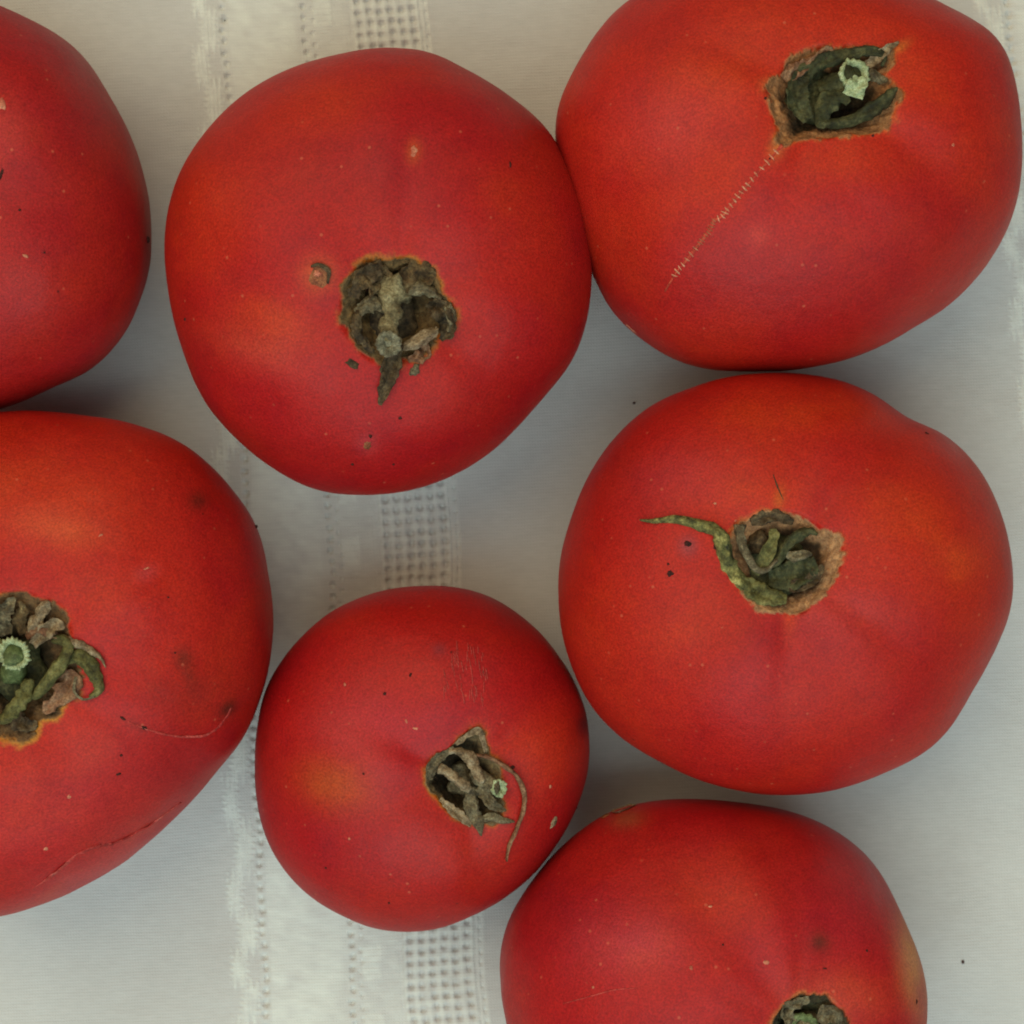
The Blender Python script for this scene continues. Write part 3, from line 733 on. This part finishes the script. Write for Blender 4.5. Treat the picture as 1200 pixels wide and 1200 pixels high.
sepal(T, h, [(30,748,-0.7,10),(46,738,0.2,14),(62,744,0.4,12),(74,750,0.2,4)], PINKBROWN, -0.7, crumple=0.3, seed=155, rag=1.0)
sepal(T, h, [(8,744,-0.8,16),(4,726,0.0,26),(8,712,0.3,22),(18,700,0.5,4)], GREYBROWN, 0.7, crumple=0.3, seed=56, rag=1.0)
sepal(T, h, [(26,744,-0.8,14),(22,728,0.1,20),(26,716,0.3,16),(24,704,0.4,4)], BROWN, -0.6, crumple=0.3, seed=156, rag=1.0)
sepal(T, h, [(34,742,-0.4,14),(42,728,0.1,20),(50,714,0.3,18),(58,704,0.6,4)], DRIED, -0.7, crumple=0.3, seed=57, rag=1.0)
sepal(T, h, [(66,792,-1.0,20),(78,798,-0.3,32),(74,814,-0.1,30),(60,826,0.0,20),(52,836,0,6)], PINKBROWN, 0.3, crumple=0.22, seed=58, rag=1.0)
sepal(T, h, [(30,838,-0.6,16),(20,846,-0.1,24),(34,850,0.1,16),(44,848,0.1,6)], DARKBROWN, 0.2, crumple=0.4, seed=59, rag=1.0)
sepal(T, h, [(0,760,0,16),(-20,750,0.6,26),(-44,752,0.8,24),(-70,770,0.8,6)], GREEN, -0.5, crumple=0.3, seed=60)
sepal(T, h, [(-10,800,0,16),(-30,812,0.6,26),(-50,830,0.8,18),(-66,850,0.8,5)], GREEN, -0.5, crumple=0.3, seed=61)
sepal(T, h, [(90,790,0.2,4),(88,808,0.6,4),(98,818,0.7,4),(112,816,0.6,3)], GREYBROWN, 0.8, crumple=0.2, seed=62)
s, p, d = rod(T, R_l, [(14,790,-2.4,16),(17,778,0.0,13),(19,768,2.0,12.5),(20,764,2.9,14)], PITH, label='green stalk with a pale round cut end', rough=0.06)
cut_end(T, s, p, d * 0.3 + Vector((0, 0, 1)), 18.5, PALEGREEN, PITH, 22, seed=3, inner=0.60)

# ---------------- calyx of the bottom tomato and of the top left one
T = T_b
h = calyx_hub(T, R_b, 22, 2.4, GREYBROWN, (948, 1210))
sepal(T, h, [(930,1200,-1.0,14),(924,1186,-0.3,18),(932,1176,-0.1,16),(948,1171,-0.2,8)], GREYBROWN, 0.3, crumple=0.5, seed=71)
sepal(T, h, [(962,1200,-1.0,14),(974,1186,-0.3,20),(984,1196,-0.2,16),(988,1210,-0.3,8)], GREYBROWN, 0.3, crumple=0.5, seed=72)
sepal(T, h, [(930,1222,-0.8,10),(918,1232,0.1,18),(906,1246,0.4,5)], GREYBROWN, 0.4, crumple=0.4, seed=73)
s, p, d = rod(T, R_b, [(946,1212,-2.4,20),(944,1207,-1.4,17),(943,1205,-0.7,16)], GREYBROWN, label='low stalk base with a pale green centre', n=8)
cut_end(T, s, p, Vector((0, 0, 1)), 18, PITH, PITH, 12, seed=8, inner=0.5, hgt=0.0008)
T = T_tl
h = calyx_hub(T, R_tl, 24, 2.6, GREYBROWN)
for k, a in enumerate((20, 95, 160, 235, 300)):
    ca, sa = math.cos(math.radians(a)), math.sin(math.radians(a))
    sepal(T, h, [(-75 + 12 * ca, 215 + 12 * sa, 0, 10), (-75 + 32 * ca, 215 + 32 * sa, 0.8, 20), (-75 + 52 * ca, 215 + 52 * sa, 0.8, 14), (-75 + 66 * ca, 215 + 66 * sa, 0.7, 3)], GREEN, -0.5, crumple=0.3, seed=80 + k)
s, p, d = rod(T, R_tl, [(-75, 215, -2.4, 14), (-74, 213, -0.6, 12), (-73, 211, 1.2, 13)], GREYBROWN, n=8)
cut_end(T, s, p, Vector((0, 0, 1)), 15, GREYCUT, GREYBROWN, 14, seed=6)

# ------------------------------------------------------------------ blemishes standing on the skin
def specks(T, root, pts, mat, name='speck', h_=0.00022):
    for x, y, rx, ry, a in pts:
        blob(T, name, x, y, rx, ry, a, h_, mat, parent=root)
specks(T_mid, R_mid, [(434,511,2.2,3,0),(469,490,2.5,2,30),(413,544,2,1.8,0),(461,544,1.6,1.6,0),(217,374,1.8,1.8,0),(598,193,1.3,4.5,20),(456,352,2.5,3,0),(430,340,2,2,0)], BLACKSPECK)
specks(T_tr, R_tr, [(897,115,1.8,1.8,0),(1023,159,1.8,1.8,0),(902,186,1.3,1.3,0)], BLACKSPECK)
specks(T_r, R_r, [(785,672,4.4,4,0),(783,661,1.6,1.6,0),(806,637,5,3.2,10),(1086,508,3,1.3,20),(838,641,2,4,0)], BLACKSPECK)
specks(T_s, R_s, [(451,813,2.3,2.2,0),(481,791,1.6,3,20),(601,899,3,2.6,0),(595,898,1.8,1.8,0),(426,907,1.5,1.5,0),(456,1058,1.4,1.8,0),(382,1017,1.5,1.5,0),(329,949,1.3,1.3,0),(677,947,1.8,1.6,0)], BLACKSPECK)
specks(T_l, R_l, [(144,842,4,1.8,30),(169,853,4.5,2.5,20),(142,885,1.8,1.8,0),(139,907,3,1.8,-20),(205,765,1.3,1.3,0),(197,700,1.2,1.2,0)], BLACKSPECK)
specks(T_tl, R_tl, [(23,246,2,1.4,-30),(52,296,1.4,1.2,0),(1,205,2,9,15)], BLACKSPECK)
specks(T_b, R_b, [(1016,1114,1.6,1.6,0),(967,1135,3,1,0),(847,1107,1.3,1.3,0),(1074,1174,1.6,3,0)], BLACKSPECK)
def nub(T, root, pts):
    for x, y, r_ in pts:
        blob(T, 'nub', x, y, r_, r_, 0, 0.0005, BLACKSPECK, parent=root)
nub(T_mid, R_mid, [(350,80,3),(224,182,3),(196,283,4)])
nub(T_tl, R_tl, [(175,281,4)])
nub(T_l, R_l, [(300,617,2.5)])
for (x, y, rx, ry, a, lab) in ((485,177,4,7,10,'small pale oval scar above the calyx'), (430,522,4.5,6.5,10,'small pinkish scar near the lower edge')):
    blob(T_mid, 'scar', x, y, rx, ry, a, 0.00018, PALESCAR if y < 300 else SCARTAN, lab)
blob(T_mid, 'scab', 374, 322, 12, 13, 0, 0.0002, SCARTAN, 'brown diamond-shaped scab left of the calyx')
sepal(T_mid, R_mid, [(365,312,0.3,3),(374,310,0.6,5),(385,318,0.6,5),(384,332,0.3,3)], DARKBROWN, 0.5, name='scab_rim', n=14, across=5, seed=91, real=True)
blob(T_mid, 'scar', 372, 320, 5, 5, 45, 0.0006, PALESCAR)
specks(T_tr, R_tr, [(1117,170,2,2,0)], PALESCAR, 'pale_speck')
specks(T_s, R_s, [(476,845,1.8,3,-20),(487,854,4,1.8,10),(645,922,2,2.4,0),(404,802,1.6,2.6,-20),(409,983,1.8,1.8,0)], PALESCAR, 'pale_speck', 0.00015)
specks(T_l, R_l, [(118,627,3,1.4,-30),(54,995,3,3,0),(81,934,2.6,2.6,0),(172,666,4,1.2,-20)], PALESCAR, 'pale_speck', 0.00012)  # last one is a glint built as a pale sliver on the painted highlight
specks(T_r, R_r, [(838,590,2.2,1.2,0),(862,610,1.5,1.5,0)], PALESCAR, 'pale_speck', 0.00015)
specks(T_b, R_b, [(832,1062,2.6,1.8,0),(810,1134,2.2,2.6,0),(898,1128,3.6,2.6,0),(695,1157,1.8,1.6,0)], PALESCAR, 'pale_speck', 0.00015)
specks(T_tl, R_tl, [(2,122,4.5,8,0),(30,300,3.5,2,20)], PALESCAR, 'pale_speck', 0.0002)
blob(T_s, 'scar', 649.5, 963, 6, 8.5, 25, 0.0003, DRIED, 'small tan oval scar near the right edge')
blob(T_s, 'scar', 649.5, 963, 2.5, 4.5, 25, 0.0005, DARKBROWN)
blob(T_b, 'scab', 736, 964, 13, 26, -10, 0.0005, DRIED, 'tan scab on the upper shoulder')
blob(T_b, 'scab', 718, 972, 7, 8, -20, 0.0004, SCARTAN)
# fine pale wrinkles on the small tomato
wr = random.Random(3)
V = []; FC = []
for k in range(52):
    x = 520 + wr.uniform(0, 52); y = 752 + wr.uniform(0, 62) + (x - 520) * 0.2
    vv, ff = blob_geo(T_s, x, y, wr.uniform(3, 9), 0.7, 84 + wr.uniform(-9, 9), 0.00014, k)
    FC += [tuple(a + len(V) for a in t) for t in ff]; V += vv
WR = leaf_material('pale_wrinkle', [(0.3, lin(180, 46, 42)), (0.7, lin(204, 86, 76))], 600)
o = mesh_obj('wrinkle_patch', np.array([tuple(v) for v in V]), FC, WR, R_s, R_s.location)
o['label'] = 'patch of fine pale wrinkles above the calyx'
# healed cracks
CRK = leaf_material('healed_crack', [(0.3, lin(170, 36, 34)), (0.5, lin(200, 70, 62)), (0.7, lin(222, 118, 106))], 300)
sepal(T_l, R_l, [(38,1042,0.02,2),(60,1026,0.12,5),(90,1002,0.14,5),(112,992,0.12,6),(136,987,0.12,4),(176,966,0.1,4),(212,940,0.02,2)], CRK, -0.4, thick=0.00012, crumple=0.5, name='crack', n=50, across=5, seed=95, label='long healed crack along the lower edge')
sepal(T_l, R_l, [(150,846,0.02,1.5),(180,857,0.1,2.5),(212,863,0.12,3.5),(244,860,0.12,4),(262,845,0.1,5),(272,828,0.02,3)], CRK, -0.4, thick=0.00010, crumple=0.4, name='crack', n=40, across=5, seed=96, label='thin curved crack on the right side')
sepal(T_r, R_r, [(906,556,0.0,1),(911,570,0.06,2),(918,586,0.0,1)], DARKBROWN, -0.3, thick=0.00006, crumple=0.2, name='scratch', n=14, across=5, seed=97)
sepal(T_b, R_b, [(660,1176,0.0,1),(690,1168,0.05,1.6),(720,1160,0.05,1.6),(745,1158,0,1)], CRK, -0.3, thick=0.00006, crumple=0.2, name='scratch', n=20, across=5, seed=98)

# ------------------------------------------------------------------ tablecloth and table
def drift(y, kind=0):
    """how far the vertical threads wander sideways down the cloth (frame units)"""
    t = (y - 30) / 1000.0
    return 43 * t - 5 * t * (t - 1) + 2 * np.sin(y / 170.0)
# band spec in frame units at y = 30
PX = (H / F)                                  # metres per frame unit on the cloth
def band_fields(X, Y):
    """X: thread coordinate (undrifted), Y: position down the cloth. returns hole depth 0..1, raise, cloth density"""
    hole = np.zeros_like(X); lift = np.zeros_like(X); white = np.zeros_like(X)
    pitch = 13.6
    def col(xc, w, ph=0.0, hw=2.6, hh=2.7, every=1.0, amp=1.0):
        nonlocal hole
        yy = Y + 1.2 * np.sin(xc * 1.7 + Y * 0.013)
        v = ((yy / (pitch * every) + ph) % 1.0 - 0.5) * pitch * every
        row = np.floor(yy / (pitch * every) + ph)
        rj = np.sin(row * 12.9898 + xc * 4.37) * 43758.5453; rj = rj - np.floor(rj)
        rk = np.sin(row * 78.233 + xc * 1.37) * 24634.6345; rk = rk - np.floor(rk)
        u = X - xc - (rk - 0.5) * 2.8
        hx = hw * (0.85 + 0.35 * rj); hy = hh * (0.80 + 0.45 * rk)
        g = np.exp(-((u / hx) ** 2 + ((v - (rj - 0.5) * 2) / hy) ** 2) ** 1.3)
        hole = np.maximum(hole, g * amp * (0.75 + 0.3 * rj))
    def cord(x0, x1, amt, per=13.6, sharp=1.0):
        nonlocal lift
        m = sstep(x0 - 2, x0 + 2, X) * (1 - sstep(x1 - 2, x1 + 2, X))
        lift += m * amt * (0.5 + 0.5 * np.cos(2 * np.pi * Y / per)) ** sharp
    for off in (-1010, 0, 895):
        if off == 895:
            base = 1175 - 262 + 8
        else:
            base = off
        # single hole row with a stripe of white floats on its left
        col(262 + base, 3, 0.0, 2.9, 3.1)
        jx = 2.2 * np.sin(Y * 0.9 + base) + 1.6 * np.sin(Y * 2.3 + X * 0.4)
        blk = sstep(-0.35, 0.15, np.sin(Y * 2 * np.pi / 95 + 0.8 * np.sin(Y / 60) + 0.5 * np.sin(X * 0.9)))
        m = sstep(233 + base, 239 + base, X + jx) * (1 - sstep(252 + base, 258 + base, X + jx))
        m2 = sstep(223 + base, 229 + base, X + jx) * (1 - sstep(239 + base, 245 + base, X + jx))
        mb = blk * m + (1 - blk) * m2; white = np.maximum(white, (0.85 + 0.15 * np.sin(Y * 1.4)) * mb); lift += 1.3 * mb * (0.7 + 0.3 * np.cos(2 * np.pi * X / 4.5)) * (0.8 + 0.2 * np.cos(2 * np.pi * Y / 4.5))
        # satin strip
        m = sstep(266 + base, 270 + base, X) * (1 - sstep(344 + base, 350 + base, X)); lift += 0.25 * m; white = np.maximum(white, 0.75 * m)
        m = sstep(255 + base, 259 + base, X) * (1 - sstep(500 + base, 506 + base, X)); white = np.maximum(white, 0.45 * m)
        # second hole row, floats, then the open lattice
        col(357 + base, 3, 0.4); col(361 + base + 6, 2, 0.9, 1.8, 1.8, 1, 0.55)
        m = sstep(366 + base, 370 + base, X) * (1 - sstep(388 + base, 392 + base, X))
        white = np.maximum(white, m * (0.45 + 0.5 * (np.sin(Y * 2 * np.pi / 80 + 1.0) > 0))); lift += 0.6 * m * (0.5 + 0.5 * np.sin(Y * 2 * np.pi / 80 + 1.0)) * (0.7 + 0.3 * np.cos(2 * np.pi * Y / 6.8))
        for i, xc in enumerate((421, 433.5, 446, 458.5, 471, 484)):
            col(xc + base, 3, 0.15, 2.7, 2.5)
        m = sstep(412 + base, 416 + base, X) * (1 - sstep(490 + base, 494 + base, X))
        lift += m * 0.45 * (0.5 + 0.5 * np.cos(2 * np.pi * (Y / pitch + 0.15))) 
        lift += m * 0.75 * (0.5 - 0.5 * np.cos(2 * np.pi * (X - base - 421) / 12.6))
        col(499 + base, 2, 0.6, 1.6, 1.8, 1, 0.5)
        lat = (0.5 + 0.5 * np.cos(2 * np.pi * (Y / pitch + 0.15))) * 0.6 + 0.6 * (0.5 - 0.5 * np.cos(2 * np.pi * (X - base - 421) / 12.6))
        white = np.where(m > 0.5, -0.25 + 1.2 * np.clip(lat, 0, 1), white)
        for xe in (404, 408, 496, 503):
            lift += 0.35 * np.exp(-((X - xe - base) / 1.6) ** 2)
    return hole, lift, white

# column positions: fine inside the woven bands, coarse in the plain cloth
def spaced(lo, hi, fine):
    xs = [lo]
    while xs[-1] < hi:
        x = xs[-1]; st = 9.0
        for a, b, s_ in fine:
            if a - 1 <= x < b: st = min(st, s_)
        for a, b, s_ in fine:
            if x < a - 1 and x + st > a - 1: st = a - 1 - x + 0.001
        xs.append(x + st)
    return np.array(xs)
LO, HI = -320, 1520
fine = [(222, 270, 1.35), (350, 395, 1.35), (402, 506, 1.25), (222 + 917, 270 + 917, 1.35), (350 + 917, 506 + 917, 3.0)]
xs = spaced(LO, HI, fine)
far_x = np.array([60, 160, 320, 600, 1000, 1600, 2400.0])
xs = np.concatenate((LO - far_x[::-1], xs, HI + far_x))
ys = np.arange(-200, 1400, 2.05)
ys = np.concatenate((-200 - far_x[::-1], ys, 1400 + far_x))
XX, YY = np.meshgrid(xs, ys, indexing='ij')
inside = (YY > -205) & (YY < 1405) & (XX > -200) & (XX < 1420)
slant = XX * 0.045                                        # wefts climb slightly to the right
hole, lift, white = band_fields(XX, YY + 0.09 * (XX - 400) + 2 * np.sin(XX / 60))
hole *= inside; lift *= inside
WX = XX + drift(YY) + 0.07 * (XX - 262) * (YY - 30) / 1000.0 * inside + 1.2 * np.sin(YY / 23.0 + XX / 90) * inside
wx = (WX - 600) * PX; wy = (600 - YY) * PX
P2 = np.stack((wx, wy, 0 * wx), -1)
wave = 0.0005 * SinNoise(0.05, 8, 77, 2)(P2) * 0.5
wz = -0.0008 + wave - 0.0010 * np.clip(hole, 0, 1) + 0.00028 * lift + 0.00003 * SinNoise(0.0025, 10, 78, 2)(P2)
V = np.stack((wx, wy, wz), -1).reshape(-1, 3)
nx, ny = len(xs), len(ys)
idx = np.arange(nx * ny).reshape(nx, ny)
fa = np.stack((idx[:-1, :-1], idx[:-1, 1:], idx[1:, 1:], idx[1:, :-1]), -1).reshape(-1, 4)
hv = hole.reshape(-1)
keep = hv[fa].min(axis=1) < 0.93
fa = fa[keep]

def cloth_material():
    k = NT('white_tablecloth'); b = k.b
    co = k.n('ShaderNodeTexCoord').outputs['Object']
    sep = k.n('ShaderNodeSeparateXYZ'); k.l(co, sep.inputs[0])
    warp = k.n('ShaderNodeTexNoise'); warp.inputs['Scale'].default_value = 40; warp.inputs['Detail'].default_value = 3; k.l(co, warp.inputs['Vector'])
    wv = k.math('MULTIPLY', k.math('SUBTRACT', warp.outputs['Fac'], 0.5), 0.0015)
    # weft climbs slightly to the right
    y = k.math('ADD', k.math('ADD', sep.outputs[1], wv), k.math('MULTIPLY', sep.outputs[0], -0.045))
    x = k.math('ADD', k.math('ADD', sep.outputs[0], wv), k.math('MULTIPLY', sep.outputs[1], 0.05))
    per = 0.00058
    sy = k.math('SINE', k.math('MULTIPLY', y, 2 * math.pi / per))
    sx = k.math('SINE', k.math('MULTIPLY', x, 2 * math.pi / (per * 0.9)))
    fx = k.math('MULTIPLY', sx, sy)
    wv2 = k.math('ADD', k.math('MULTIPLY', sy, 0.35), k.math('ADD', k.math('MULTIPLY', fx, 0.5), k.math('MULTIPLY', sx, 0.2)))
    slub = k.n('ShaderNodeTexNoise'); slub.inputs['Scale'].default_value = 1.0; slub.inputs['Detail'].default_value = 4
    mp = k.n('ShaderNodeMapping'); mp.inputs['Scale'].default_value = (420, 1500, 300); k.l(co, mp.inputs['Vector']); k.l(mp.outputs[0], slub.inputs['Vector'])
    dirt = k.noise(28, 5, 0.6, co)
    att = k.n('ShaderNodeAttribute', attribute_name='paint').outputs['Color']
    c = k.mix(1.0, att, k.ramp(dirt, [(0.3, (0.93, 0.915, 0.90)), (0.6, (1.03, 1.03, 1.02))]), 'MULTIPLY')
    t = k.mapr(wv2, -1, 1, 0.90, 1.06)
    t = k.math('MULTIPLY', t, k.mapr(slub.outputs['Fac'], 0.3, 0.7, 0.965, 1.03))
    gc = k.n('ShaderNodeCombineColor'); [k.l(t, gc.inputs[i]) for i in range(3)]
    c = k.mix(1.0, c, gc.outputs[0], 'MULTIPLY')
    k.l(c, b.inputs['Base Color'])
    b.inputs['Roughness'].default_value = 0.85
    b.inputs['Specular IOR Level'].default_value = 0.2
    b.inputs['Sheen Weight'].default_value = 0.15
    h = k.bump(wv2, 0.00007, 0.8)
    h = k.bump(slub.outputs['Fac'], 0.00007, 0.5, h)
    h = k.bump(k.noise(2200, 3, 0.7, co), 0.00008, 0.6, h)
    k.l(h, b.inputs['Normal'])
    return k.m
CLOTH = cloth_material()
wn = np.clip((white * inside).reshape(-1) * (0.85 + 0.2 * SinNoise(0.004, 10, 5, 2)(P2).reshape(-1)), -0.4, 1)[:, None]
wn = wn * (1 - 0.5 * hole.reshape(-1)[:, None])
ccol = np.array([0.582, 0.564, 0.548]) * (1 - wn) + np.array([0.73, 0.735, 0.69]) * wn
cloth = mesh_obj('tablecloth', V, fa, CLOTH, colors=ccol)
cloth['label'] = 'white woven tablecloth with openwork drawn-thread stripes under the tomatoes'
cloth['category'] = 'tablecloth'

kt = NT('table_wood')
co = kt.n('ShaderNodeTexCoord').outputs['Object']
kt.l(kt.ramp(kt.noise(30, 4, 0.6, co), [(0.3, (0.16, 0.11, 0.07)), (0.7, (0.24, 0.17, 0.11))]), kt.b.inputs['Base Color'])
kt.b.inputs['Roughness'].default_value = 0.6
tz = -0.0045
L = 0.55
tv = [(-L,-L,tz-0.03),(L,-L,tz-0.03),(L,L,tz-0.03),(-L,L,tz-0.03),(-L,-L,tz),(L,-L,tz),(L,L,tz),(-L,L,tz)]
tf = [(0,3,2,1),(4,5,6,7),(0,1,5,4),(1,2,6,5),(2,3,7,6),(3,0,4,7)]
tab = mesh_obj('table_top', np.array(tv), tf, kt.m, smooth=False)
tab['kind'] = 'structure'

# crumbs lying on the cloth
def crumb(px, py, r_, label):
    p = at(px, py, 0.0)
    rr = r_ * PX; V = []; fc = []
    rnd = random.Random(int(px)); ns = 8
    for q, z in ((0.8, -0.3), (1.0, 0.3), (0.6, 0.9)):
        for j in range(ns):
            a = 2 * math.pi * j / ns; jt = rnd.uniform(0.75, 1.2)
            V.append((p.x + math.cos(a) * rr * q * jt, p.y + math.sin(a) * rr * q * jt, p.z - 0.0005 + z * rr))
    for k in range(2):
        for j in range(ns):
            a = k * ns + j; b = k * ns + (j + 1) % ns; fc.append((a, b, b + ns, a + ns))
    fc.append(tuple(2 * ns + j for j in range(ns))); fc.append(tuple(range(ns))[::-1])
    o = mesh_obj('crumb', np.array(V), fc, BLACKSPECK)
    o['label'] = label; o['category'] = 'crumb'
crumb(1129, 1128, 2.0, 'tiny black crumb on the bare cloth right of the bottom tomato')
crumb(743, 472, 1.6, 'tiny dark crumb on the cloth between the three upper right tomatoes')
